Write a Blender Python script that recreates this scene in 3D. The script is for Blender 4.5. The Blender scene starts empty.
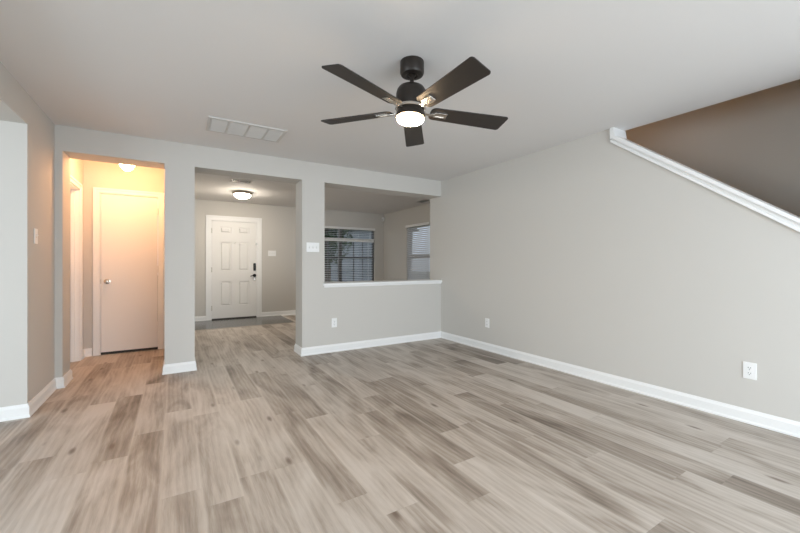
import bpy, bmesh, math, random
from mathutils import Vector, Matrix
random.seed(7)
C = bpy.context.scene.collection
sc = bpy.context.scene

# ------------------------------------------------------------------ camera
cam = bpy.data.cameras.new('camera')
co = bpy.data.objects.new('camera', cam); C.objects.link(co)
cam.sensor_width = 36.0
cam.lens = 36.0 * 367.06 / 800.0
cam.shift_y = -2.78 / 800.0
cam.clip_start = 0.05
co.location = (0, 0, 1.1535)
co.rotation_euler = (math.radians(90), 0, -0.549435)
sc.camera = co

# ------------------------------------------------------------------ world, daylight, exposure
w = bpy.data.worlds.new('world'); sc.world = w; w.use_nodes = True
bg = w.node_tree.nodes['Background']
bg.inputs[0].default_value = (0.80, 0.87, 1.0, 1)
bg.inputs[1].default_value = 1.4

def area(name, loc, rot, sx, sy, power, col):
    l = bpy.data.lights.new(name, 'AREA'); l.shape = 'RECTANGLE'; l.size = sx; l.size_y = sy
    l.energy = power; l.color = col
    o = bpy.data.objects.new(name, l); C.objects.link(o); o.location = loc; o.rotation_euler = rot
    return o
# daylight coming in through the glass doors and windows of the wall behind the camera, plus an added side lamp
area('daylight_rear_glass_doors', (1.7, -2.30, 1.05), (math.radians(60), 0, 0), 3.2, 1.9, 142, (0.80, 0.91, 1.0))
area('daylight_kitchen_window', (-2.5, -2.35, 1.3), (math.radians(80), 0, 0), 1.8, 1.8, 4, (0.88, 1.0, 0.96))
area('daylight_fill_kitchen_side', (-3.9, 0.7, 1.15), (0, math.radians(-90), 0), 2.0, 3.4, 116, (0.79, 0.91, 1.0))  # unseen lamp added to brighten the right wall; the kitchen wall behind is solid
FAN_LAMP, HALL_LAMP, FOYER_LAMP, STAIR_LAMP = 110.0, 84.0, 125.0, 80.0

vs = sc.view_settings
sc.display_settings.display_device = 'sRGB'
vs.view_transform = 'Standard'; vs.look = 'None'; vs.exposure = 0.12; vs.gamma = 1.0; vs.use_curve_mapping = False

# ------------------------------------------------------------------ materials
def mat(name, col, rough=0.5, metal=0.0, bump=0.0, bscale=200.0, vary=0.0, emit=None, estr=0.0):
    m = bpy.data.materials.new(name); m.use_nodes = True
    nt = m.node_tree; b = nt.nodes['Principled BSDF']
    b.inputs['Base Color'].default_value = (*col, 1)
    b.inputs['Roughness'].default_value = rough
    b.inputs['Metallic'].default_value = metal
    tc = nt.nodes.new('ShaderNodeTexCoord')
    n = nt.nodes.new('ShaderNodeTexNoise'); n.inputs['Scale'].default_value = bscale; n.inputs['Detail'].default_value = 2
    nt.links.new(tc.outputs['Object'], n.inputs['Vector'])
    if bump:
        bp = nt.nodes.new('ShaderNodeBump'); bp.inputs['Strength'].default_value = bump; bp.inputs['Distance'].default_value = 0.002
        nt.links.new(n.outputs['Fac'], bp.inputs['Height']); nt.links.new(bp.outputs[0], b.inputs['Normal'])
    if vary:
        r = nt.nodes.new('ShaderNodeMix'); r.data_type = 'RGBA'
        r.inputs[6].default_value = (*[c * (1 - vary) for c in col], 1); r.inputs[7].default_value = (*[min(1, c * (1 + vary)) for c in col], 1)
        nt.links.new(n.outputs['Fac'], r.inputs[0]); nt.links.new(r.outputs[2], b.inputs['Base Color'])
    if emit:
        b.inputs['Emission Color'].default_value = (*emit, 1); b.inputs['Emission Strength'].default_value = estr
    return m

M = {}
M['paint'] = mat('wall_paint', (0.60, 0.578, 0.540), 0.75, bump=0.12, bscale=160)
M['ceiling'] = mat('ceiling_paint', (0.74, 0.725, 0.71), 0.85, bump=0.2, bscale=120)
M['trim'] = mat('white_trim_paint', (0.86, 0.86, 0.85), 0.4, bump=0.03)
M['door'] = mat('white_door_paint', (0.82, 0.81, 0.79), 0.45, bump=0.05)
M['plate'] = mat('white_plastic', (0.86, 0.86, 0.85), 0.35, bump=0.02)
M['slot'] = mat('dark_slot', (0.03, 0.03, 0.03), 0.6, bump=0.05)
M['toggle'] = mat('switch_grey', (0.62, 0.62, 0.60), 0.4, bump=0.02)
M['bronze'] = mat('black_bronze', (0.026, 0.020, 0.016), 0.42, 0.3, bump=0.05, bscale=400)
M['blade'] = mat('dark_walnut_blade', (0.024, 0.019, 0.016), 0.5, 0.0, bump=0.05, bscale=60, vary=0.15)
M['nickel'] = mat('brushed_nickel', (0.66, 0.62, 0.57), 0.25, 1.0, bump=0.03, bscale=500)
M['satin'] = mat('satin_bronze_fixture', (0.36, 0.29, 0.22), 0.4, 0.8, bump=0.03)
M['vent'] = mat('white_grille_metal', (0.60, 0.585, 0.56), 0.5, bump=0.02)
M['duct'] = mat('pale_grey_grille', (0.68, 0.66, 0.63), 0.8, bump=0.05)  # even pale grey for the grille backing and the register frames
M['duct_shade'] = mat('painted_duct_shade', (0.02, 0.02, 0.02), 0.9, bump=0.05)
M['slat'] = mat('white_blind_slat', (0.62, 0.62, 0.60), 0.45, bump=0.02)
def slat_mat():
    m = mat('white_blind_slat_thin', (0.72, 0.72, 0.73), 0.45, bump=0.02); nt = m.node_tree
    tr = nt.nodes.new('ShaderNodeBsdfTranslucent'); tr.inputs[0].default_value = (0.75, 0.76, 0.80, 1)
    mx = nt.nodes.new('ShaderNodeMixShader'); mx.inputs[0].default_value = 0.35
    nt.links.new(nt.nodes['Principled BSDF'].outputs[0], mx.inputs[1]); nt.links.new(tr.outputs[0], mx.inputs[2])
    nt.links.new(mx.outputs[0], nt.nodes['Material Output'].inputs[0]); return m
M['slat'] = slat_mat()
M['sash'] = mat('dark_bronze_sash', (0.10, 0.10, 0.10), 0.45, bump=0.02)
M['black'] = mat('black_handle_metal', (0.03, 0.028, 0.026), 0.25, 0.9, bump=0.02)
M['threshold'] = mat('dark_threshold', (0.05, 0.045, 0.04), 0.5, bump=0.05)
M['strip'] = mat('wood_tone_transition', (0.34, 0.30, 0.26), 0.45, bump=0.05, vary=0.1)
M['carpet'] = mat('stair_carpet', (0.36, 0.31, 0.25), 0.95, bump=0.6, bscale=300, vary=0.2)
M['bark'] = mat('bark', (0.10, 0.075, 0.055), 0.9, bump=0.6, bscale=30, vary=0.3)
M['leaf'] = mat('dark_leaves', (0.045, 0.07, 0.035), 0.8, bump=0.3, bscale=40, vary=0.5)
M['siding'] = mat('grey_siding', (0.20, 0.205, 0.22), 0.8, bump=0.3, bscale=20, vary=0.1)
M['roofing'] = mat('grey_shingles', (0.10, 0.10, 0.11), 0.9, bump=0.4, bscale=30, vary=0.3)
M['lawn'] = mat('lawn_ground', (0.12, 0.15, 0.07), 0.95, bump=0.4, bscale=20, vary=0.4)

def lamp_mat(name, col, s):
    m = mat(name, (0.9, 0.9, 0.88), 0.3, emit=col, estr=s, bump=0.01)
    return m
M['fan_lens'] = lamp_mat('lit_frosted_lens', (1.0, 0.72, 0.44), FAN_LAMP)
M['hall_dome'] = lamp_mat('lit_hall_glass', (1.0, 0.50, 0.22), HALL_LAMP)
M['foyer_dome'] = lamp_mat('lit_foyer_glass', (1.0, 0.89, 0.75), FOYER_LAMP)
M['stair_dome'] = lamp_mat('lit_stair_glass', (1.0, 0.47, 0.08), STAIR_LAMP)

def glass_mat():
    m = bpy.data.materials.new('window_glass'); m.use_nodes = True; nt = m.node_tree
    b = nt.nodes['Principled BSDF']; b.inputs['Base Color'].default_value = (0.9, 0.95, 0.95, 1)
    b.inputs['Roughness'].default_value = 0.02; b.inputs['IOR'].default_value = 1.02; b.inputs['Transmission Weight'].default_value = 1.0
    return m
M['glass'] = glass_mat()

def floor_mat():
    m = bpy.data.materials.new('greige_vinyl_planks'); m.use_nodes = True; nt = m.node_tree; N = nt.nodes; L = nt.links
    b = N['Principled BSDF']
    geo = N.new('ShaderNodeTexCoord'); at = N.new('ShaderNodeAttribute'); at.attribute_name = 'plank'
    sep = N.new('ShaderNodeSeparateColor'); L.new(at.outputs['Color'], sep.inputs[0])
    sx = N.new('ShaderNodeSeparateXYZ'); L.new(geo.outputs['Object'], sx.inputs[0])
    def math_(op, a, b_=None, c=None):
        n = N.new('ShaderNodeMath'); n.operation = op
        for i, v in enumerate((a, b_, c)):
            if v is None: continue
            if isinstance(v, (int, float)): n.inputs[i].default_value = v
            else: L.new(v, n.inputs[i])
        return n.outputs[0]
    def coords(kx, ky, ko):
        v = N.new('ShaderNodeCombineXYZ')
        L.new(math_('MULTIPLY_ADD', sx.outputs[0], kx, math_('MULTIPLY', sep.outputs[1], ko)), v.inputs[0])
        L.new(math_('MULTIPLY_ADD', sx.outputs[1], ky, math_('MULTIPLY', sep.outputs[2], ko)), v.inputs[1])
        L.new(math_('MULTIPLY', sep.outputs[1], 7.0), v.inputs[2])
        return v.outputs[0]
    def noise(kx, ky, ko, det, dist, rough=0.5):
        n = N.new('ShaderNodeTexNoise'); n.inputs['Scale'].default_value = 1.0; n.inputs['Detail'].default_value = det
        n.inputs['Distortion'].default_value = dist; n.inputs['Roughness'].default_value = rough
        L.new(coords(kx, ky, ko), n.inputs['Vector']); return n.outputs['Fac']
    def ramp(fac, stops):
        r = N.new('ShaderNodeValToRGB'); e = r.color_ramp.elements
        while len(e) < len(stops): e.new(0.5)
        for el, (p, c) in zip(e, stops): el.position = p; el.color = (*c, 1) if isinstance(c, tuple) else (c, c, c, 1)
        L.new(fac, r.inputs[0]); return r.outputs[0]
    blotch = noise(5.5, 1.2, 37.0, 3, 1.0, 0.5)
    streak = noise(24.0, 1.1, 61.0, 4, 0.5, 0.6)
    grain = noise(170.0, 9.0, 23.0, 4, 0.6, 0.65)
    rings = N.new('ShaderNodeTexWave'); rings.wave_type = 'BANDS'; rings.bands_direction = 'X'
    rings.inputs['Scale'].default_value = 3.0; rings.inputs['Distortion'].default_value = 9.0
    rings.inputs['Detail'].default_value = 2.0; rings.inputs['Detail Scale'].default_value = 0.7
    L.new(coords(3.0, 0.55, 19.0), rings.inputs['Vector'])
    # total darkness 0..1
    t = math_('MULTIPLY', math_('SUBTRACT', blotch, 0.5), 1.6)
    t = math_('ADD', t, math_('MULTIPLY', math_('SUBTRACT', streak, 0.5), 0.42))
    t = math_('ADD', t, math_('MULTIPLY', math_('SUBTRACT', grain, 0.5), 0.50))
    t = math_('ADD', t, math_('MULTIPLY', math_('SUBTRACT', rings.outputs['Fac'], 0.5), 0.13))
    t = math_('ADD', t, math_('MULTIPLY_ADD', sep.outputs[0], 0.54, 0.17))
    col = ramp(t, [(0.0, (0.56, 0.51, 0.46)), (0.30, (0.46, 0.408, 0.358)), (0.58, (0.33, 0.28, 0.235)), (1.0, (0.15, 0.118, 0.092))])
    # knots and small checks
    vo = N.new('ShaderNodeTexVoronoi'); vo.inputs['Scale'].default_value = 1.0
    L.new(coords(8.0, 2.6, 11.0), vo.inputs['Vector'])
    sepv = N.new('ShaderNodeSeparateColor'); L.new(vo.outputs['Color'], sepv.inputs[0])
    kn = math_('MULTIPLY', ramp(vo.outputs['Distance'], [(0.0, 1.0), (0.07, 0.8), (0.17, 0.0)]), math_('GREATER_THAN', sepv.outputs[0], 0.55))
    mx = N.new('ShaderNodeMix'); mx.data_type = 'RGBA'; L.new(math_('MULTIPLY', kn, 0.9), mx.inputs[0]); L.new(col, mx.inputs[6]); mx.inputs[7].default_value = (0.13, 0.09, 0.065, 1)
    # seams from the plank UVs
    uv = N.new('ShaderNodeUVMap'); uv.uv_map = 'UVMap'; su = N.new('ShaderNodeSeparateXYZ'); L.new(uv.outputs[0], su.inputs[0])
    def edge(c, wd):
        return math_('LESS_THAN', math_('MINIMUM', c, math_('SUBTRACT', wd, c)), 0.0011)
    at2 = N.new('ShaderNodeAttribute'); at2.attribute_name = 'plank_length'
    seam = math_('MAXIMUM', edge(su.outputs[0], 0.178), edge(su.outputs[1], at2.outputs['Fac']))
    m2 = N.new('ShaderNodeMix'); m2.data_type = 'RGBA'; L.new(math_('MULTIPLY', seam, 0.16), m2.inputs[0]); L.new(mx.outputs[2], m2.inputs[6]); m2.inputs[7].default_value = (0.12, 0.10, 0.08, 1)
    ed = math_('MINIMUM', su.outputs[0], math_('SUBTRACT', 0.178, su.outputs[0]))
    lf = N.new('ShaderNodeMapRange'); lf.inputs['From Min'].default_value = 0.0; lf.inputs['From Max'].default_value = 0.014
    lf.inputs['To Min'].default_value = 0.42; lf.inputs['To Max'].default_value = 0.0; L.new(ed, lf.inputs[0])
    m3 = N.new('ShaderNodeMix'); m3.data_type = 'RGBA'; L.new(lf.outputs[0], m3.inputs[0]); L.new(m2.outputs[2], m3.inputs[6]); m3.inputs[7].default_value = (0.62, 0.57, 0.51, 1)
    L.new(m3.outputs[2], b.inputs['Base Color'])
    L.new(math_('MULTIPLY_ADD', grain, 0.12, 0.40), b.inputs['Roughness'])
    bp = N.new('ShaderNodeBump'); bp.inputs['Strength'].default_value = 0.12; bp.inputs['Distance'].default_value = 0.001
    L.new(grain, bp.inputs['Height']); L.new(bp.outputs[0], b.inputs['Normal'])
    return m
M['floor'] = floor_mat()

def tile_mat():
    m = bpy.data.materials.new('grey_slate_tile'); m.use_nodes = True; nt = m.node_tree; N = nt.nodes; L = nt.links
    b = N['Principled BSDF']; tc = N.new('ShaderNodeTexCoord')
    br = N.new('ShaderNodeTexBrick'); br.offset = 0.0; br.inputs['Scale'].default_value = 1.0
    br.inputs['Brick Width'].default_value = 0.305; br.inputs['Row Height'].default_value = 0.305
    br.inputs['Mortar Size'].default_value = 0.012; br.inputs['Mortar'].default_value = (0.035, 0.034, 0.032, 1)
    br.inputs['Color1'].default_value = (0.115, 0.112, 0.105, 1); br.inputs['Color2'].default_value = (0.15, 0.146, 0.138, 1)
    L.new(tc.outputs['Object'], br.inputs['Vector'])
    n = N.new('ShaderNodeTexNoise'); n.inputs['Scale'].default_value = 9; n.inputs['Detail'].default_value = 5; L.new(tc.outputs['Object'], n.inputs['Vector'])
    mx = N.new('ShaderNodeMix'); mx.data_type = 'RGBA'; mx.blend_type = 'MULTIPLY'; mx.inputs[0].default_value = 0.6
    L.new(br.outputs['Color'], mx.inputs[6]); L.new(n.outputs['Color'], mx.inputs[7]); L.new(mx.outputs[2], b.inputs['Base Color'])
    b.inputs['Roughness'].default_value = 0.18
    return m
M['tile'] = tile_mat()

# ------------------------------------------------------------------ helpers
def bx(bm, x0, x1, y0, y1, z0, z1):
    v = [bm.verts.new((x, y, z)) for x in (x0, x1) for y in (y0, y1) for z in (z0, z1)]
    for f in ((0, 1, 3, 2), (4, 6, 7, 5), (0, 4, 5, 1), (2, 3, 7, 6), (0, 2, 6, 4), (1, 5, 7, 3)):
        bm.faces.new([v[i] for i in f])
    return bm
def boxes(*bs):
    bm = bmesh.new()
    for b in bs: bx(bm, *b)
    return bm
def prism(bm, pts, axis, a, b):
    """polygon pts (2-D) extruded along axis from a to b; axis 0: pts are (y,z); 1: (x,z); 2: (x,y)"""
    def P(p, t):
        return {0: (t, p[0], p[1]), 1: (p[0], t, p[1]), 2: (p[0], p[1], t)}[axis]
    A = [bm.verts.new(P(p, a)) for p in pts]; B = [bm.verts.new(P(p, b)) for p in pts]
    bm.faces.new(A); bm.faces.new(B[::-1])
    n = len(pts)
    for i in range(n): bm.faces.new((A[i], B[i], B[(i + 1) % n], A[(i + 1) % n]))
    return bm
def lathe(bm, prof, c=(0, 0), n=40):
    """prof = [(r, z)...] revolved about the vertical through c"""
    rings = []
    for r, z in prof:
        if r < 1e-5: rings.append([bm.verts.new((c[0], c[1], z))])
        else: rings.append([bm.verts.new((c[0] + r * math.cos(2 * math.pi * k / n), c[1] + r * math.sin(2 * math.pi * k / n), z)) for k in range(n)])
    for a, b in zip(rings, rings[1:]):
        for k in range(n):
            k2 = (k + 1) % n
            if len(a) == 1 and len(b) == 1: continue
            if len(a) == 1: bm.faces.new((a[0], b[k], b[k2]))
            elif len(b) == 1: bm.faces.new((a[k], b[0], a[k2]))
            else: bm.faces.new((a[k], b[k], b[k2], a[k2]))
    return bm
def tube(bm, pts, r, n=10):
    pts = [Vector(p) for p in pts]; rings = []
    for i, p in enumerate(pts):
        d = (pts[min(i + 1, len(pts) - 1)] - pts[max(i - 1, 0)]).normalized()
        u = d.orthogonal().normalized() if i == 0 else (u0 - d * u0.dot(d)).normalized()
        u0 = u; v = d.cross(u)
        rr = r[i] if isinstance(r, (list, tuple)) else r
        rings.append([bm.verts.new(p + (u * math.cos(2 * math.pi * k / n) + v * math.sin(2 * math.pi * k / n)) * rr) for k in range(n)])
    for a, b in zip(rings, rings[1:]):
        for k in range(n): bm.faces.new((a[k], a[(k + 1) % n], b[(k + 1) % n], b[k]))
    bm.faces.new(rings[0][::-1]); bm.faces.new(rings[-1])
    return bm
def obj(name, bm, m, parent=None, bevel=0.0, smooth=False, fix=True):
    if fix: bmesh.ops.recalc_face_normals(bm, faces=bm.faces)
    me = bpy.data.meshes.new(name); bm.to_mesh(me); bm.free()
    me.materials.append(m)
    o = bpy.data.objects.new(name, me); C.objects.link(o)
    if smooth:
        for p in me.polygons: p.use_smooth = True
        me.set_sharp_from_angle(angle=math.radians(38))
    if bevel:
        b = o.modifiers.new('bevel', 'BEVEL'); b.width = bevel; b.segments = 2; b.limit_method = 'ANGLE'
    if parent: o.parent = parent
    return o
def tag(o, label, cat, group=None, kind=None):
    o['label'] = label; o['category'] = cat
    if group: o['group'] = group
    if kind: o['kind'] = kind
    return o
def thing(name, label, cat, loc=(0, 0, 0), rz=0.0, group=None, kind=None):
    o = bpy.data.objects.new(name, None); C.objects.link(o); o.empty_display_size = 0.1
    o.location = loc; o.rotation_euler = (0, 0, rz)
    return tag(o, label, cat, group, kind)
def struct(name, bm, m, label, cat, bevel=0.0):
    o = obj(name, bm, m, bevel=bevel); return tag(o, label, cat, kind='structure')

# ------------------------------------------------------------------ dimensions
H, OPN = 2.44, 2.205
XL, XR = -0.95, 3.541
YB, YB2 = 4.556, 4.846
YF = 8.37
YR = -2.4
XS = 3.711            # back face of the wall between room and stairs
XO = 4.63             # outer right wall
YL = 3.823            # end face of the left wall
XH = -0.97            # hall left wall
YC = 5.92             # hall end wall

# ------------------------------------------------------------------ floor: one sheet of planks
def build_floor():
    PW, PL, X0 = 0.178, 1.22, -0.064
    # joints read off the floor itself: column -> a joint position
    joints = {-1: 3.03, -2: 2.735, -4: 2.96, 0: 2.14, 3: 2.12, 4: 1.66, 7: 1.341, 8: 1.636, 12: 1.28, 13: 0.91, 16: 0.92}
    tones = {(-1, 0): .75, (-1, 1): .30, (-2, 1): .85, (-2, 0): .35, (-4, 0): .6, (-4, 1): .3, (0, 0): .5, (0, 1): .35, (4, 0): .12, (4, 1): .55,
             (7, 0): .08, (7, 1): .62, (8, 0): .1, (8, 1): .7, (12, 0): .15, (12, 1): .7, (13, 0): .15, (13, 1): .75, (3, 0): .2, (3, 1): .35, (16, 1): .7, (16, 0): .3}
    rnd = random.Random(21)
    verts, faces, uvs, cols, lens = [], [], [], [], []
    ymin, ymax = YR - 0.12, YF + 0.12
    for k in range(-23, 28):
        x0, x1 = X0 + PW * k, X0 + PW * (k + 1)
        j = joints.get(k, rnd.uniform(0, PL))
        n0 = math.ceil((ymin - j) / PL) - 1
        n = n0
        while j + n * PL < ymax:
            a, b = max(j + n * PL, ymin), min(j + (n + 1) * PL, ymax)
            if b > a + 1e-4:
                i = len(verts); verts += [(x0, a, 0), (x1, a, 0), (x1, b, 0), (x0, b, 0)]; faces.append((i, i + 1, i + 2, i + 3))
                uvs += [(0, 0), (PW, 0), (PW, b - a), (0, b - a)]
                t = tones.get((k, n + 1), None) if k in joints else None
                if t is None: t = min(1, max(0, rnd.gauss(0.42, 0.27)))
                cols.append((t, rnd.random(), rnd.random(), 1)); lens.append(b - a)
            n += 1
    me = bpy.data.meshes.new('floor'); me.from_pydata(verts, [], faces)
    uv = me.uv_layers.new(name='UVMap')
    for i, c in enumerate(uvs): uv.data[i].uv = c
    at = me.attributes.new('plank', 'FLOAT_COLOR', 'FACE')
    for i, c in enumerate(cols): at.data[i].color = c
    al = me.attributes.new('plank_length', 'FLOAT', 'FACE')
    for i, c in enumerate(lens): al.data[i].value = c
    me.materials.append(M['floor'])
    o = bpy.data.objects.new('floor', me); C.objects.link(o)
    tag(o, 'greige wood-look vinyl plank floor running through every room', 'floor', kind='structure')
build_floor()
struct('floor_foyer', boxes((0.18, 2.0, 7.22, YF, 0.0005, 0.006)), M['tile'], 'dark grey square tile floor in front of the front door', 'tile floor')
struct('trim_1', prism(bmesh.new(), [(7.185, 0.0005), (7.195, 0.007), (7.215, 0.009), (7.225, 0.0065), (7.235, 0.0062), (7.235, 0.0005)], 0, 0.18, 2.0), M['strip'], 'thin transition strip between plank floor and grey entry tile', 'floor transition strip')

# ------------------------------------------------------------------ ceiling
struct('ceiling', boxes((-4.0, XS, YR, YF + 0.12, H, H + 0.30), (XS, XO + 0.12, YB2 - 0.12, YF + 0.12, H, H + 0.30)), M['ceiling'], 'off-white flat ceiling carrying the fan and the vents', 'ceiling')
struct('ceiling_stairwell', boxes((XS - 0.12, XO + 0.12, -0.42, YB2, 5.0, 5.1)), M['ceiling'], 'ceiling high over the staircase', 'ceiling')

# ------------------------------------------------------------------ walls
struct('wall_back', boxes(
    (XL - 0.10, -0.895, YB, YB2, 0, OPN), (-0.096, 0.18, YB, YB2, 0, OPN), (1.354, 1.646, YB, YB2, 0, OPN),
    (1.646, XR, YB, YB2, 0, 0.855), (XL - 0.10, XR, YB, YB2, OPN, H)), M['paint'],
    'greige back wall with two doorways and a wide pass-through opening', 'wall')
struct('wall_left', boxes((XL - 0.30, XL, YR, YL, OPN, H), (XL - 0.12, XL, YL, YB, 0, H), (XL - 0.30, XL, YR, -1.2, 0, OPN)), M['paint'],
    'left wall with a light switch, over a wide opening', 'wall')
struct('wall_kitchen', boxes((-4.0, XL - 0.12, YL, YL + 0.12, 0, H)), M['paint'], 'pale wall at the left edge facing the camera', 'wall')
struct('wall_right', prism(prism(prism(bmesh.new(), [(1.93, 0), (YB2, 0), (YB2, H), (1.93, H)], 0, XR, XS),
    [(0.45, 0), (1.93, 0), (1.93, 2.33), (1.86, 2.262), (0.45, 2.262 - 1.41 * 0.762)], 0, XR, XS),
    [(YR, 0), (0.45, 0), (0.45, H), (YR, H)], 0, XR, XS), M['paint'],  # unseen near stretch, extended forward to keep daylight off the stairwell wall
    'long greige right wall, cut away on a slant beside the stairs', 'wall')
# outer right wall (stairwell and front room), with the side window opening
WY0, WY1, WZ0, WZ1 = 6.34, 7.26, 0.62, 2.03
struct('wall_stairwell', boxes((XO, XO + 0.12, -0.42, YB2, 0, 5.0), (XO, XO + 0.12, YB2, WY0, 0, H), (XO, XO + 0.12, WY1, YF + 0.12, 0, H),
    (XO, XO + 0.12, WY0, WY1, 0, WZ0), (XO, XO + 0.12, WY0, WY1, WZ1, H)), M['paint'], 'outer right wall seen above the stairs and in the front room', 'wall')
struct('wall_stairwell_ends', boxes((XS, XO, -0.42, -0.30, 0, 5.0), (XS, XO, YB2 - 0.12, YB2, 0, 5.0), (XS - 0.12, XS, -0.42, YB2, H + 0.30, 5.0)), M['paint'], 'walls closing the staircase at both ends and upstairs', 'wall')
# front wall with entry door and twin windows
F0, F1 = 2.44, 4.36
struct('wall_front', boxes((0.18, 0.62, YF, YF + 0.12, 0, H), (0.62, 1.505, YF, YF + 0.12, 2.045, H), (1.505, F0, YF, YF + 0.12, 0, H),
    (F0, F1, YF, YF + 0.12, 0, 0.62), (F0, F1, YF, YF + 0.12, 2.03, H), (F1, XO + 0.12, YF, YF + 0.12, 0, H)), M['paint'], 'far wall holding the front door and the front window', 'wall')
struct('wall_foyer_left', boxes((-0.10, 0.18, YB2, YF + 0.12, 0, H)), M['paint'], 'wall between the small hall and the foyer', 'wall')
struct('wall_hall_left', boxes((XH - 0.12, XH, YB2, 4.93, 0, H), (XH - 0.12, XH, 5.70, YC + 0.12, 0, H), (XH - 0.12, XH, 4.93, 5.70, 2.035, H)), M['paint'], 'left wall of the small hall with a cased doorway', 'wall')
struct('wall_hall_end', boxes((XH, -0.815, YC, YC + 0.12, 0, H), (-0.188, -0.10, YC, YC + 0.12, 0, H), (-0.815, -0.188, YC, YC + 0.12, 2.05, H)), M['paint'], 'end wall of the small hall around the flat door', 'wall')
struct('wall_rear', boxes((-4.12, XO + 0.12, YR - 0.12, YR, 2.3, H + 0.3), (-4.12, -3.4, YR - 0.12, YR, 0, 2.3), (-3.4, -1.6, YR - 0.12, YR, 0, 0.4), (-1.6, 0.1, YR - 0.12, YR, 0, 2.3), (3.3, XO + 0.12, YR - 0.12, YR, 0, 2.3)), M['paint'], 'wall behind the camera with daylight openings', 'wall')
struct('wall_kitchen_side', boxes((-4.12, -4.0, YR - 0.12, YL + 0.12, 0, H + 0.3)), M['paint'], 'far side wall of the kitchen', 'wall')

# ------------------------------------------------------------------ baseboards
BH, BT = 0.10, 0.014
def base_run(bm, p0, p1, n, h=BH, e0=0.0, e1=0.0):
    """profiled board from p0 to p1 (2-D), n = unit normal into the room; e0/e1 lengthen the ends for mitred outside corners"""
    d = Vector((p1[0] - p0[0], p1[1] - p0[1])).normalized()
    prof = [(0.0, 0.0), (BT + 0.006, 0.0), (BT + 0.006, 0.012), (BT, 0.022), (BT, h - 0.024), (BT * 0.55, h - 0.010), (BT * 0.35, h), (0.0, h)]
    A, B = [], []
    for t, z in prof:
        A.append(bm.verts.new((p0[0] - d.x * t * e0 + n[0] * t, p0[1] - d.y * t * e0 + n[1] * t, z)))
        B.append(bm.verts.new((p1[0] + d.x * t * e1 + n[0] * t, p1[1] + d.y * t * e1 + n[1] * t, z)))
    bm.faces.new(A); bm.faces.new(B[::-1])
    for i in range(len(prof)): bm.faces.new((A[i], B[i], B[(i + 1) % len(prof)], A[(i + 1) % len(prof)]))
    return bm
def baseboard(name, label, *runs):
    bm = bmesh.new()
    for r in runs: base_run(bm, *r)
    struct(name, bm, M['trim'], label, 'baseboard')
baseboard('baseboard_right', 'white baseboard along the long right wall', ((XR, YR), (XR, YB), (-1, 0)))
baseboard('baseboard_back', 'white baseboard under the pass-through half wall, turning into the foyer',
          ((1.354, YB), (XR, YB), (0, -1), BH, 1, 0), ((1.354, YB2), (1.354, YB), (-1, 0), BH, 1, 1))
baseboard('baseboard_pillar', 'white baseboard round the pillar between the two doorways',
          ((-0.096, YB), (0.18, YB), (0, -1), BH, 1, 1), ((-0.096, YB), (-0.096, YB2), (-1, 0), BH, 1, 0), ((0.18, YB), (0.18, YB2), (1, 0), BH, 1, 0))
baseboard('baseboard_left', 'white baseboard along the switch wall and round into the hall',
          ((XL, YL), (XL, YB), (1, 0), BH, 1, 0), ((XL, YB), (-0.895, YB), (0, -1), BH, 0, 1), ((-0.895, YB), (-0.895, YB2), (1, 0), BH, 1, 1))
baseboard('baseboard_kitchen', 'white baseboard at the left edge of the picture', ((-4.0, YL), (XL, YL), (0, -1), BH, 0, 1))
baseboard('baseboard_hall', 'short white baseboard left of the flat hall door', ((XH, YC), (-0.885, YC), (0, -1)), ((XH, 5.775), (XH, YC), (1, 0)))
baseboard('baseboard_front', 'white baseboard on the far wall either side of the front door',
          ((0.18, YF), (0.53, YF), (0, -1)), ((1.60, YF), (XO, YF), (0, -1)))
struct('trim_2', boxes((2.0, 3.2, YF - 0.10, YF - 0.02, 0.0005, 0.012)), M['trim'], 'low white shoe moulding where the planks meet the far wall', 'shoe moulding')

# half wall cap
hc = bmesh.new()
prism(hc, [(YB - 0.026, 0.872), (YB - 0.020, 0.866), (YB2 + 0.022, 0.866), (YB2 + 0.026, 0.872), (YB2 + 0.026, 0.896), (YB2 + 0.020, 0.900), (YB - 0.020, 0.900), (YB - 0.026, 0.894)], 0, 1.628, XR)
prism(hc, [(YB - 0.012, 0.845), (YB - 0.0005, 0.845), (YB - 0.0005, 0.866), (YB - 0.018, 0.866)], 0, 1.640, XR)
struct('trim_3', hc, M['trim'], 'white sill cap on top of the pass-through half wall', 'wall cap')

# slanted stair wall cap
SL = 0.762
def rk(y): return 2.354 - 0.0 + (y - 1.877) * SL          # top surface of the slanted cap
sc_b = bmesh.new()
ye = 0.45
# cap board, wider than the wall
prism(sc_b, [(ye, rk(ye)), (1.885, rk(1.885)), (1.895, H), (1.93, H), (1.93, rk(1.90) - 0.035), (1.905, rk(1.885) - 0.028), (ye, rk(ye) - 0.028)], 0, XR - 0.028, XS + 0.02)
# two step moulding on the room face
prism(sc_b, [(ye, rk(ye) - 0.028), (1.905, rk(1.885) - 0.026), (1.930, rk(1.93) - 0.062), (ye, rk(ye) - 0.062)], 0, XR - 0.010, XR)
prism(sc_b, [(ye, rk(ye) - 0.062), (1.930, rk(1.93) - 0.062), (1.930, rk(1.93) - 0.088), (ye, rk(ye) - 0.088)], 0, XR - 0.019, XR)
struct('trim_4', sc_b, M['trim'], 'white slanted cap moulding climbing beside the stairs', 'stair wall cap', bevel=0.002)

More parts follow.
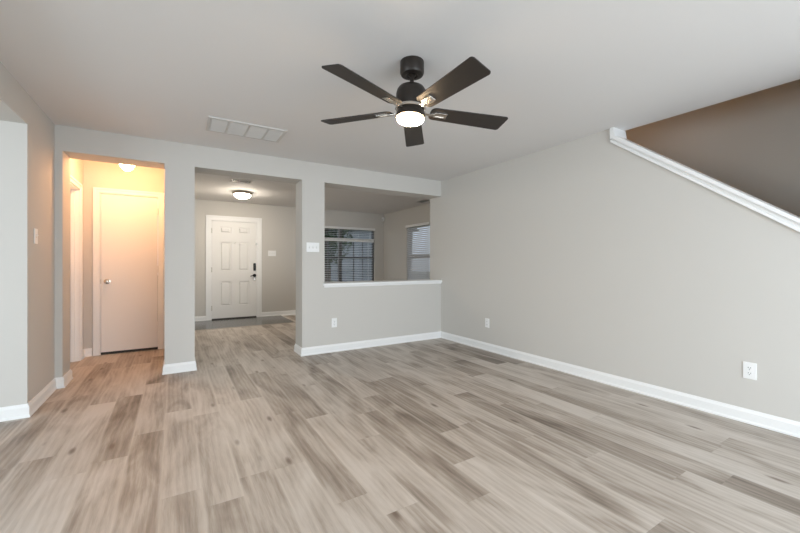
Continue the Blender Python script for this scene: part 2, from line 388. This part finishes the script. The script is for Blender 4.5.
# ------------------------------------------------------------------ staircase behind the slanted wall
st = bmesh.new()
N_ST = 15; rise, run = 0.1829, 0.24
y0 = 1.93 - (2.02 / rise) * run
pts = [(y0, 0.0)]
for i in range(N_ST):
    pts += [(y0 + i * run, (i + 1) * rise), (y0 + (i + 1) * run, (i + 1) * rise)]
pts[-1] = (YB2 - 0.12, N_ST * rise); pts += [(YB2 - 0.12, N_ST * rise - 0.25), (y0 + 0.35, 0.0)]
prism(st, pts, 0, XS + 0.001, XO - 0.001)
tag(obj('staircase', st, M['carpet']), 'carpeted staircase climbing behind the slanted right wall', 'staircase', kind='structure')

# ------------------------------------------------------------------ doors
def hinge(parent, x, y, z, m):
    b = boxes((x - 0.011, x + 0.011, y - 0.004, y, z - 0.045, z + 0.045)); tube(b, [(x, y - 0.007, z - 0.048), (x, y - 0.007, z + 0.048)], 0.006)
    obj('hinge', b, m, parent)
def casing(bm, x0, x1, zt, y, wd=0.075):
    """profiled door casing round an opening x0..x1, top zt, on the wall face y (room at smaller y)"""
    for a, b, t in ((0.0, wd, 0.012), (wd * 0.62, wd, 0.019)):
        bx(bm, x0 - b, x0 - a, y - t, y, 0, zt + b); bx(bm, x1 + a, x1 + b, y - t, y, 0, zt + b); bx(bm, x0 - a, x1 + a, y - t, y, zt + a, zt + b)
    return bm
# flat hall door
d1 = thing('door_1', 'flat white door with a round knob at the end of the small hall', 'door', (-0.5, YC, 0), kind='structure')
def rel(bm, o): bmesh.ops.translate(bm, verts=bm.verts, vec=-Vector(o)); return bm
o1 = (-0.5, YC, 0)
cb = casing(bmesh.new(), -0.815, -0.188, 2.05, YC - 0.0002, 0.062)
bx(cb, -0.815, -0.803, YC, YC + 0.12, 0, 2.05); bx(cb, -0.200, -0.188, YC, YC + 0.12, 0, 2.05); bx(cb, -0.803, -0.200, YC, YC + 0.12, 2.038, 2.05)
obj('door_frame', rel(cb, o1), M['trim'], d1, bevel=0.002)
obj('door_panel', rel(boxes((-0.800, -0.203, YC + 0.004, YC + 0.040, 0.032, 2.035)), o1), M['door'], d1, bevel=0.003)
kb = bmesh.new()
lathe(kb, [(0, 0.0), (0.033, 0.0), (0.033, 0.006), (0.014, 0.010), (0.012, 0.028), (0.024, 0.036), (0.029, 0.048), (0.026, 0.060), (0.016, 0.066), (0, 0.067)], n=28)
bmesh.ops.rotate(kb, verts=kb.verts, cent=(0, 0, 0), matrix=Matrix.Rotation(math.radians(90), 3, 'X'))
bmesh.ops.translate(kb, verts=kb.verts, vec=(-0.738, YC + 0.004, 0.928))
obj('door_handle', rel(kb, o1), M['nickel'], d1, smooth=True)
obj('latch_plate', rel(boxes((-0.8035, -0.7985, YC + 0.002, YC + 0.006, 0.90, 0.958)), o1), M['nickel'], d1)
hg = []
for z in (0.33, 1.08, 1.85):
    b = boxes((-0.207, -0.194, YC - 0.001, YC + 0.005, z - 0.045, z + 0.045)); tube(b, [(-0.2015, YC - 0.008, z - 0.047), (-0.2015, YC - 0.008, z + 0.047)], 0.0085)
    obj('hinge', rel(b, o1), M['door'], d1)
obj('door_gap_shade', rel(boxes((-0.803, -0.200, YC + 0.012, YC + 0.036, 0.0005, 0.028)), o1), M['slot'], d1)  # dark strip painted in for the shade below the door

# side door of the hall (its far jamb and head show)
d3 = thing('door_3', 'cased doorway in the left wall of the small hall', 'door', (XH, 5.315, 0), kind='structure')
o3 = (XH, 5.315, 0); c3 = bmesh.new(); wd = 0.068
for a, b, t in ((0.0, wd, 0.012), (wd * 0.62, wd, 0.019)):
    bx(c3, XH, XH + t, 5.70 + a, 5.70 + b, 0, 2.035 + b); bx(c3, XH, XH + t, 4.93 - b, 4.93 - a, 0, 2.035 + b); bx(c3, XH, XH + t, 4.93 - a, 5.70 + a, 2.035 + a, 2.035 + b)
bx(c3, XH - 0.12, XH, 5.688, 5.70, 0, 2.035); bx(c3, XH - 0.12, XH, 4.93, 4.942, 0, 2.035); bx(c3, XH - 0.12, XH, 4.942, 5.688, 2.023, 2.035)
bx(c3, XH - 0.075, XH - 0.04, 5.677, 5.688, 0, 2.023)
obj('door_frame', rel(c3, o3), M['trim'], d3, bevel=0.002)
obj('door_panel', rel(boxes((XH - 0.115, XH - 0.080, 4.944, 5.686, 0.015, 2.02)), o3), M['door'], d3, bevel=0.003)

# six panel front door
d2 = thing('door_2', 'white six-panel front door with dark handle set', 'door', (1.06, YF, 0), kind='structure')
o2 = (1.06, YF, 0)
cb = casing(bmesh.new(), 0.620, 1.505, 2.045, YF - 0.0002, 0.095)
bx(cb, 0.62, 0.634, YF, YF + 0.12, 0, 2.045); bx(cb, 1.491, 1.505, YF, YF + 0.12, 0, 2.045); bx(cb, 0.634, 1.491, YF, YF + 0.12, 2.033, 2.045)
obj('door_frame', rel(cb, o2), M['trim'], d2, bevel=0.002)
dx0, dx1, yf = 0.637, 1.488, YF + 0.012
cols = ((0.79, 1.00), (1.14, 1.35)); rows = ((0.283, 0.790), (1.01, 1.61), (1.79, 1.92))
pb = boxes((dx0, dx1, yf + 0.024, yf + 0.044, 0.03, 2.03))
xs = [dx0, cols[0][0], cols[0][1], cols[1][0], cols[1][1], dx1]; zs = [0.03, *rows[0], *rows[1], *rows[2], 2.03]
for i in (0, 2, 4): bx(pb, xs[i], xs[i + 1], yf, yf + 0.024, 0.03, 2.03)
for i in (0, 2, 4, 6):
    for j in (1, 3): bx(pb, xs[j], xs[j + 1], yf, yf + 0.024, zs[i], zs[i + 1])
for (a, b) in cols:                      # raised fields with sloped edges
    for (c, d) in rows:
        g, s = 0.016, 0.020
        lo = [(a + g, yf + 0.0238, c + g), (b - g, yf + 0.0238, c + g), (b - g, yf + 0.0238, d - g), (a + g, yf + 0.0238, d - g)]
        hi = [(a + g + s, yf + 0.004, c + g + s), (b - g - s, yf + 0.004, c + g + s), (b - g - s, yf + 0.004, d - g - s), (a + g + s, yf + 0.004, d - g - s)]
        L_ = [pb.verts.new(p) for p in lo]; H_ = [pb.verts.new(p) for p in hi]
        pb.faces.new(H_); pb.faces.new(L_[::-1])
        for i in range(4): pb.faces.new((L_[i], L_[(i + 1) % 4], H_[(i + 1) % 4], H_[i]))
obj('door_panel', rel(pb, o2), M['door'], d2)
for z in (0.245, 1.03, 1.83):
    b = boxes((0.622, 0.640, YF + 0.004, YF + 0.012, z - 0.05, z + 0.05)); tube(b, [(0.633, YF + 0.004, z - 0.052), (0.633, YF + 0.004, z + 0.052)], 0.007)
    obj('hinge', rel(b, o2), M['nickel'], d2)
hb = bmesh.new()
prism(hb, [(1.430, 1.02), (1.430, 1.15), (1.440, 1.165), (1.472, 1.165), (1.482, 1.15), (1.482, 1.02), (1.472, 1.005), (1.440, 1.005)], 1, yf - 0.022, yf)
obj('deadbolt', rel(hb, o2), M['black'], d2, bevel=0.003)
nb = boxes((1.443, 1.469, yf - 0.024, yf - 0.0215, 1.06, 1.13)); tube(nb, [(1.456, yf - 0.02, 1.035), (1.456, yf - 0.034, 1.035)], 0.010)
obj('deadbolt_face', rel(nb, o2), M['bronze'], d2)
hb = bmesh.new()
tube(hb, [(1.456, yf, 0.90), (1.456, yf - 0.012, 0.90)], 0.034, 20); tube(hb, [(1.456, yf - 0.01, 0.90), (1.456, yf - 0.05, 0.90)], 0.011)
tube(hb, [(1.470, yf - 0.05, 0.900), (1.43, yf - 0.055, 0.901), (1.39, yf - 0.052, 0.893), (1.365, yf - 0.05, 0.885)], [0.011, 0.011, 0.009, 0.007])
obj('door_handle', rel(hb, o2), M['black'], d2, smooth=True)
hb = tube(bmesh.new(), [(1.456, yf, 0.825), (1.456, yf - 0.02, 0.825)], 0.024, 18)
obj('lock_cylinder', rel(hb, o2), M['nickel'], d2)
obj('peephole', rel(tube(bmesh.new(), [(1.07, yf, 1.585), (1.07, yf - 0.006, 1.585)], 0.010, 14), o2), M['nickel'], d2)
obj('door_guard', rel(boxes((1.478, 1.505, yf - 0.024, yf - 0.012, 1.555, 1.605)), o2), M['nickel'], d2, bevel=0.003)
obj('threshold', rel(boxes((0.634, 1.491, YF - 0.02, YF + 0.10, 0.0062, 0.028)), o2), M['threshold'], d2, bevel=0.003)

# ------------------------------------------------------------------ windows and blinds
def window(name, label, P, ux, un, width, z0, z1, mulls, transom, rails, verts, loc):
    """P origin on the room face at the opening's start; ux along the wall, un outwards"""
    def T(bm):
        for v in bm.verts:
            a, b, z = v.co; v.co = (P[0] + ux[0] * a + un[0] * b - loc[0], P[1] + ux[1] * a + un[1] * b - loc[1], z - loc[2])
        return bm
    t = thing(name, label, 'window', loc, kind='structure')
    fr = boxes((0, 0.035, 0.05, 0.11, z0, z1), (width - 0.035, width, 0.05, 0.11, z0, z1), (0.035, width - 0.035, 0.05, 0.11, z0, z0 + 0.04), (0.035, width - 0.035, 0.05, 0.11, z1 - 0.035, z1))
    for m_ in mulls: bx(fr, m_ - 0.045, m_ + 0.045, 0.05, 0.11, z0 + 0.04, z1 - 0.035)
    if transom: bx(fr, 0.035, width - 0.035, 0.048, 0.112, transom - 0.03, transom + 0.03)
    obj('window_frame', T(fr), M['sash'], t)
    mb = bmesh.new()
    for z, h in rails: bx(mb, 0.035, width - 0.035, 0.06, 0.10, z - h / 2, z + h / 2)
    for x in verts: bx(mb, x - 0.011, x + 0.011, 0.07, 0.09, z0 + 0.04, (transom or z1) - 0.035)
    obj('muntin', T(mb), M['sash'], t)
    obj('pane', T(boxes((0.035, width - 0.035, 0.079, 0.083, z0 + 0.04, z1 - 0.035))), M['glass'], t)
    obj('window_sill', T(boxes((-0.03, width + 0.03, -0.02, 0.05, z0 - 0.02, z0))), M['trim'], t, bevel=0.003)
    return T
def blind(label, P, ux, un, a0, a1, z0, z1, loc, tilt, proud, group):
    def T(bm):
        for v in bm.verts:
            a, b, z = v.co; v.co = (P[0] + ux[0] * a + un[0] * b - loc[0], P[1] + ux[1] * a + un[1] * b - loc[1], z - loc[2])
        return bm
    t = thing('window_blind', label, 'window blind', loc, group=group)
    obj('valance', T(boxes((a0 - 0.012, a1 + 0.012, -proud, 0.012, z1 - 0.048, z1 + 0.006))), M['plate'], t, bevel=0.003)
    sb = bmesh.new(); z = z1 - 0.075; s, c = math.sin(tilt), math.cos(tilt)
    while z > z0 + 0.05:
        h = 0.024
        y = 0.012
        prism(sb, [(y - h * c, z - h * s - 0.0013), (y, z + 0.0012), (y + h * c, z + h * s - 0.0013), (y + h * c, z + h * s + 0.0013), (y, z + 0.0040), (y - h * c, z - h * s + 0.0013)], 0, a0, a1)
        z -= 0.043
    obj('slat', T(sb), M['slat'], t)['kind'] = 'stuff'
    obj('bottom_rail', T(boxes((a0, a1, -0.012, 0.036, z0 + 0.004, z0 + 0.022))), M['plate'], t)
    n = max(2, round((a1 - a0) / 0.55))
    for i in range(n):
        a = a0 + 0.12 + (a1 - a0 - 0.24) * i / (n - 1)
        obj('ladder_cord', T(boxes((a - 0.0015, a + 0.0015, -0.0155, -0.0135, z0 + 0.01, z1 - 0.04), (a - 0.0015, a + 0.0015, 0.0375, 0.0395, z0 + 0.01, z1 - 0.04))), M['plate'], t)
    return t
P1, W1 = (F0, YF), F1 - F0
window('window_1', 'wide twin front window with transom behind dark open blinds', P1, (1, 0), (0, 1), W1, 0.62, 2.03, [1.00], 1.735,
       [(1.305, 0.045), (0.985, 0.02)], [0.36, 0.70, 1.37, 1.62], (F0 + W1 / 2, YF, 0.62))
blind('short blind across the transom at the top of the front window', P1, (1, 0), (0, 1), 0.012, W1 - 0.012, 1.755, 2.045, (F0 + W1 / 2, YF, 1.755), math.radians(10), 0.035, None)
blind('long white slatted blind below the transom on the front window', P1, (1, 0), (0, 1), 0.012, W1 - 0.05, 0.63, 1.745, (F0 + W1 / 2, YF, 0.63), math.radians(10), 0.030, None)
P2 = (XO, WY1)
window('window_2', 'narrower bright window on the side wall of the front room', P2, (0, -1), (1, 0), WY1 - WY0, WZ0, WZ1, [], None,
       [(1.32, 0.055)], [], (XO, (WY0 + WY1) / 2, WZ0))
blind('bright back-lit slatted blind on the side window', P2, (0, -1), (1, 0), 0.012, WY1 - WY0 - 0.012, WZ0 + 0.01, WZ1 + 0.01, (XO, (WY0 + WY1) / 2, WZ0 + 0.01), math.radians(50), 0.035, None)

# ------------------------------------------------------------------ outside, seen through the blinds
tag(obj('ground', boxes((-30, 40, YF + 0.12, 50, -0.4, -0.15), (XO + 0.12, 40, -20, YF + 0.12, -0.4, -0.15)), M['lawn']), 'lawn outside the front windows', 'ground', kind='structure')
hx, hy = 12.4, 26.0
nh = thing('neighbor_house', 'grey neighbouring house showing through the front window blinds', 'house', (hx, hy, -0.15))
obj('wall', rel(boxes((hx - 2.1, hx + 2.1, 22.0, 30.0, -0.15, 3.5)), (hx, hy, -0.15)), M['siding'], nh)
obj('roof', rel(prism(bmesh.new(), [(hx - 2.5, 3.5), (hx + 2.5, 3.5), (hx, 5.0)], 1, 21.6, 30.4), (hx, hy, -0.15)), M['roofing'], nh)
obj('garage_door', rel(boxes((hx - 1.3, hx + 1.3, 21.96, 22.0, -0.15, 2.1)), (hx, hy, -0.15)), M['siding'], nh)
def tree(x, y, h, r, label, seed):
    rn = random.Random(seed)
    t = thing('tree', label, 'tree', (x, y, -0.15))
    b = tube(bmesh.new(), [(0, 0, 0), (0.05, 0.02, h * 0.3), (-0.04, 0, h * 0.6), (0.02, 0.03, h * 0.9)], [0.16, 0.12, 0.09, 0.03])
    for k in range(7):
        a = rn.uniform(0, 6.28); z = h * rn.uniform(0.3, 0.8); l = r * rn.uniform(0.5, 0.9)
        tube(b, [(0, 0, z), (l * 0.5 * math.cos(a), l * 0.5 * math.sin(a), z + l * 0.35), (l * math.cos(a), l * math.sin(a), z + l * 0.5)], [0.05, 0.035, 0.015], 6)
    obj('trunk', b, M['bark'], t)
    lb = bmesh.new()
    for k in range(1500):
        a = rn.uniform(0, 6.28); u = rn.random() ** 0.45; ph = rn.uniform(-1, 1)
        rr = r * u * math.sqrt(max(0, 1 - ph * ph)); c = Vector((rr * math.cos(a), rr * math.sin(a), h * 0.66 + ph * u * h * 0.36))
        s = rn.uniform(0.05, 0.12); R = Matrix.Rotation(rn.uniform(0, 6.28), 3, Vector((rn.uniform(-1, 1), rn.uniform(-1, 1), 1)).normalized())
        q = [c + R @ Vector(p) * s for p in ((-1, 0, 0), (0, -0.5, 0.2), (1, 0, 0), (0, 0.5, 0.2))]
        vs_ = [lb.verts.new(p) for p in q]; lb.faces.new(vs_)
    obj('foliage', lb, M['leaf'], t, fix=False)
tree(5.0, 13.6, 3.6, 1.0, 'dark tree outside the left part of the front window', 3)
tree(6.9, 11.6, 4.4, 0.7, 'dark tree outside near the middle of the front window', 5)

# ------------------------------------------------------------------ ceiling fan
fx, fy = 1.288, 1.956
fan = thing('ceiling_fan', 'black five-blade ceiling fan with a lit round lamp', 'ceiling fan', (fx, fy, H))
obj('canopy', lathe(bmesh.new(), [(0, 0), (0.074, 0), (0.076, -0.004), (0.076, -0.072), (0.070, -0.084), (0.040, -0.088), (0.030, -0.080), (0, -0.078)]), M['bronze'], fan, smooth=True)
obj('downrod', lathe(bmesh.new(), [(0, -0.075), (0.022, -0.080), (0.022, -0.090), (0.0125, -0.096), (0.0125, -0.128), (0.022, -0.136), (0.028, -0.152), (0.028, -0.165), (0, -0.166)], n=24), M['bronze'], fan, smooth=True)
obj('motor_housing', lathe(bmesh.new(), [(0, -0.150), (0.034, -0.152), (0.060, -0.157), (0.080, -0.168), (0.092, -0.186), (0.097, -0.210), (0.097, -0.262), (0.094, -0.284), (0.088, -0.294), (0, -0.294)], n=48), M['bronze'], fan, smooth=True)
obj('motor_ring', lathe(bmesh.new(), [(0, -0.293), (0.096, -0.293), (0.098, -0.296), (0.098, -0.306), (0.094, -0.310), (0, -0.310)], n=48), M['nickel'], fan, smooth=True)
obj('light_housing', lathe(bmesh.new(), [(0, -0.310), (0.080, -0.310), (0.086, -0.320), (0.094, -0.345), (0.095, -0.358), (0.090, -0.360), (0, -0.358)], n=48), M['bronze'], fan, smooth=True)
obj('lamp_lens', lathe(bmesh.new(), [(0, -0.352), (0.084, -0.356), (0.086, -0.362), (0.085, -0.374), (0.077, -0.383), (0.055, -0.389), (0.025, -0.392), (0, -0.393)], n=48), M['fan_lens'], fan, smooth=True)
def blade_bm():
    bm = bmesh.new(); out = []
    r0, r1 = 0.128, 0.650
    w0, w1 = 0.060, 0.074
    def corner(cx, cy, rad, a0, a1, n=6):
        return [(cx + rad * math.cos(math.radians(a0 + (a1 - a0) * k / n)), cy + rad * math.sin(math.radians(a0 + (a1 - a0) * k / n))) for k in range(n + 1)]
    out += corner(r1 - 0.030, w1 - 0.022, 0.022, 90, 20)
    out += corner(r1 - 0.018, -w1 + 0.018, 0.018, 0, -90)
    out += corner(r0 + 0.034, -w0 + 0.034, 0.034, -90, -180)
    out += corner(r0 + 0.034, w0 - 0.034, 0.034, 180, 90)
    A = [bm.verts.new((x, y, 0.0035)) for x, y in out]; B = [bm.verts.new((x, y, -0.0035)) for x, y in out]
    bm.faces.new(A); bm.faces.new(B[::-1]); n = len(out)
    for i in range(n): bm.faces.new((A[i], B[i], B[(i + 1) % n], A[(i + 1) % n]))
    return bm
def bracket_bm():
    bm = bmesh.new()
    # flat arm stepping out from the ring, then an open rectangular plate under the blade
    prism(bm, [(0.085, -0.010), (0.125, -0.014), (0.165, -0.0095), (0.165, -0.004), (0.125, -0.008), (0.085, -0.004)], 1, -0.013, 0.013)
    for b in ((0.155, 0.168, -0.025, 0.025), (0.226, 0.240, -0.025, 0.025), (0.168, 0.226, -0.025, -0.014), (0.168, 0.226, 0.014, 0.025)):
        bx(bm, b[0], b[1], b[2], b[3], -0.0095, -0.0036)
    bx(bm, 0.166, 0.228, -0.015, 0.015, -0.0065, -0.0036)
    return bm
# the fan hangs a little out of plumb from its ball joint
yw = 0.549435
TILT = Matrix.Translation((0, 0, -0.09)) @ Matrix.Rotation(math.radians(-0.9), 4, Vector((math.cos(yw), -math.sin(yw), 0))) @ Matrix.Rotation(math.radians(2.4), 4, Vector((math.sin(yw), math.cos(yw), 0))) @ Matrix.Translation((0, 0, 0.09))
for ch in fan.children:
    if ch.name.split('.')[0] != 'canopy': ch.matrix_local = TILT
bproto = None
for k in range(5):
    if bproto is None:
        bl = obj('blade', blade_bm(), M['blade'], fan, bevel=0.0015); bproto = bl
        br = obj('blade_bracket', bracket_bm(), M['nickel'], bl, bevel=0.001)
    else:
        bl = bproto.copy(); C.objects.link(bl); bl.parent = fan
        c2 = br.copy(); C.objects.link(c2); c2.parent = bl
    a = math.radians(-18.4 + 72 * k)
    # pitch: counter-clockwise edge low
    bl.matrix_local = TILT @ Matrix.Translation((0, 0, -0.3125)) @ Matrix.Rotation(a, 4, 'Z') @ Matrix.Rotation(math.radians(-12), 4, 'X')

# ------------------------------------------------------------------ vents
gr = thing('return_air_grille', 'large white return air grille in four sections on the ceiling', 'air vent', (0.587, 3.777, H))
x0, x1, yy0, yy1 = -0.34, 0.34, -0.19, 0.19
fb = boxes((x0, x1, yy0, yy0 + 0.028, -0.012, 0.0), (x0, x1, yy1 - 0.028, yy1, -0.012, 0.0), (x0, x0 + 0.028, yy0 + 0.028, yy1 - 0.028, -0.012, 0), (x1 - 0.028, x1, yy0 + 0.028, yy1 - 0.028, -0.012, 0))
for i in (1, 2, 3): bx(fb, x0 + 0.17 * i - 0.009, x0 + 0.17 * i + 0.009, yy0 + 0.028, yy1 - 0.028, -0.012, 0)
obj('grille_frame', fb, M['vent'], gr, bevel=0.002)
obj('grille_backing', boxes((x0 + 0.01, x1 - 0.01, yy0 + 0.01, yy1 - 0.01, -0.002, -0.0005)), M['duct'], gr)
lv = bmesh.new(); k = yy0 + 0.034
while k < yy1 - 0.034:
    prism(lv, [(k + 0.0095, -0.010), (k + 0.011, -0.010), (k + 0.0015, -0.002), (k, -0.002)], 0, x0 + 0.02, x1 - 0.02); k += 0.0125
obj('louver', lv, M['vent'], gr)['kind'] = 'stuff'
def register(label, loc, lx, ly, n, group=None):
    t = thing('ceiling_register', label, 'air vent', loc)
    a, b = lx / 2, ly / 2; f = 0.018
    obj('register_frame', boxes((-a, a, -b, -b + f, -0.008, 0), (-a, a, b - f, b, -0.008, 0), (-a, -a + f, -b + f, b - f, -0.008, 0), (a - f, a, -b + f, b - f, -0.008, 0)), M['duct'], t)
    obj('duct_shade_sheet', boxes((-a + f, a - f, -b + f, b - f, -0.001, -0.0003)), M['duct_shade'], t)  # black sheet painted for the shade inside the duct; no hole is cut
    bm = bmesh.new()
    for i in range(n):
        if lx > ly:
            x = -a + f + (lx - 2 * f) * (i + 0.5) / n; prism(bm, [(x - 0.004, -0.008), (x - 0.002, -0.008), (x + 0.006, -0.001), (x + 0.004, -0.001)], 1, -b + f, b - f)
        else:
            y = -b + f + (ly - 2 * f) * (i + 0.5) / n; prism(bm, [(y - 0.004, -0.008), (y - 0.002, -0.008), (y + 0.006, -0.001), (y + 0.004, -0.001)], 0, -a + f, a - f)
    obj('louver', bm, M['toggle'], t)['kind'] = 'stuff'
register('small dark vent on the foyer ceiling in front of the round light', (0.875, 6.16, H), 0.31, 0.21, 11)
register('small dark vent on the front room ceiling by the side wall', (4.34, 6.17, H), 0.17, 0.33, 12)

# ------------------------------------------------------------------ flush lamps
def flush(label, loc, R, h, dome, rim, finial=True, name='ceiling_light'):
    t = thing(name, label, 'ceiling light', loc)
    obj('lamp_base', lathe(bmesh.new(), [(0, 0), (R * 0.82, 0), (R, -0.012), (R, -0.030), (R * 0.95, -0.046), (R * 0.85, -0.046), (0, -0.040)], n=44), rim, t, smooth=True)
    pr = [(0, -0.041)] + [(R * 0.84 * math.cos(math.radians(a)), -0.042 - h * math.sin(math.radians(a))) for a in range(0, 90, 10)] + [(0, -0.042 - h)]
    obj('glass_dome', lathe(bmesh.new(), pr, n=44), dome, t, smooth=True)
    if finial: obj('finial', lathe(bmesh.new(), [(0, -0.041 - h), (0.012, -0.043 - h), (0.009, -0.055 - h), (0.004, -0.065 - h), (0, -0.068 - h)], n=16), rim, t, smooth=True)
    return t
flush('lit round flush light with bronze rim on the foyer ceiling', (1.03, 7.11, H), 0.165, 0.075, M['foyer_dome'], M['satin'])
flush('glowing warm dome light on the small hall ceiling', (-0.470, 5.22, H), 0.110, 0.183, M['hall_dome'], M['trim'], finial=False)
flush('warm dome light high over the staircase', (4.2, 3.2, 5.0), 0.16, 0.09, M['stair_dome'], M['satin'])

# ------------------------------------------------------------------ switches and outlets
def plate_root(name, label, cat, P, rz): return thing(name, label, cat, P, rz)
def switch(label, P, rz, gangs):
    """local -y faces the room"""
    t = plate_root('light_switch', label, 'light switch', P, rz)
    wd = 0.073 + 0.046 * (gangs - 1)
    obj('wall_plate', boxes((-wd / 2, wd / 2, -0.0065, 0.0, -0.06, 0.06)), M['plate'], t, bevel=0.0025)
    for g in range(gangs):
        x = (g - (gangs - 1) / 2) * 0.046
        obj('switch_slot', boxes((x - 0.006, x + 0.006, -0.0072, -0.006, -0.014, 0.014)), M['toggle'], t)
        obj('toggle', prism(bmesh.new(), [(-0.007, -0.004), (-0.0175, 0.006), (-0.0165, 0.011), (-0.007, 0.008)], 0, x - 0.0045, x + 0.0045), M['plate'], t)
    return t
def outlet(label, P, rz, group=None):
    t = plate_root('wall_outlet', label, 'outlet', P, rz)
    obj('wall_plate', boxes((-0.0365, 0.0365, -0.0065, 0, -0.06, 0.06)), M['plate'], t, bevel=0.0025)
    for s in (-1, 1):
        z = s * 0.0195; pts = []
        for k in range(20):
            a = 2 * math.pi * k / 20; pts.append((0.0172 * math.cos(a), z + max(-0.0135, min(0.0135, 0.0172 * math.sin(a)))))
        r = obj('receptacle', prism(bmesh.new(), pts, 1, -0.0085, -0.006), M['plate'], t)
        obj('slot', boxes((-0.0078, -0.0052, -0.0090, -0.0084, z - 0.001, z + 0.008), (0.0052, 0.0078, -0.0090, -0.0084, z - 0.001, z + 0.007), (-0.0025, 0.0025, -0.0090, -0.0084, z - 0.010, z - 0.005)), M['slot'], r)
    obj('screw', tube(bmesh.new(), [(0, -0.006, 0), (0, -0.0078, 0)], 0.003, 10), M['toggle'], t)
    return t
switch('three-gang white switch plate on the pillar left of the pass-through', (1.491, YB, 1.362), 0, 3)
switch('three-gang white switch plate on the far wall right of the front door', (1.818, YF, 1.382), 0, 3)
switch('single light switch on the orange-lit left wall', (XL, 4.01, 1.373), math.radians(90), 1)
outlet('small outlet on the half wall under the pass-through', (1.777, YB, 0.380), 0)
outlet('nearest and largest outlet, at the right end of the right wall', (XR, 0.942, 0.381), math.radians(-90))
outlet('distant outlet on the right wall close to the back corner', (XR, 3.557, 0.366), math.radians(-90))

# ------------------------------------------------------------------ motion sensor in the front room corner
ms = thing('motion_sensor', 'small white motion sensor high in the corner of the front room', 'sensor', (XO - 0.055, YF - 0.055, 2.30), math.radians(-45))
obj('sensor_body', prism(bmesh.new(), [(-0.035, 0.03), (-0.030, -0.020), (-0.015, -0.034), (0.015, -0.034), (0.030, -0.020), (0.035, 0.03), (0.02, 0.045), (-0.02, 0.045)], 2, -0.05, 0.05), M['plate'], ms, bevel=0.006)
obj('sensor_lens', boxes((-0.014, 0.014, -0.037, -0.033, -0.035, 0.0)), M['toggle'], ms, bevel=0.001)
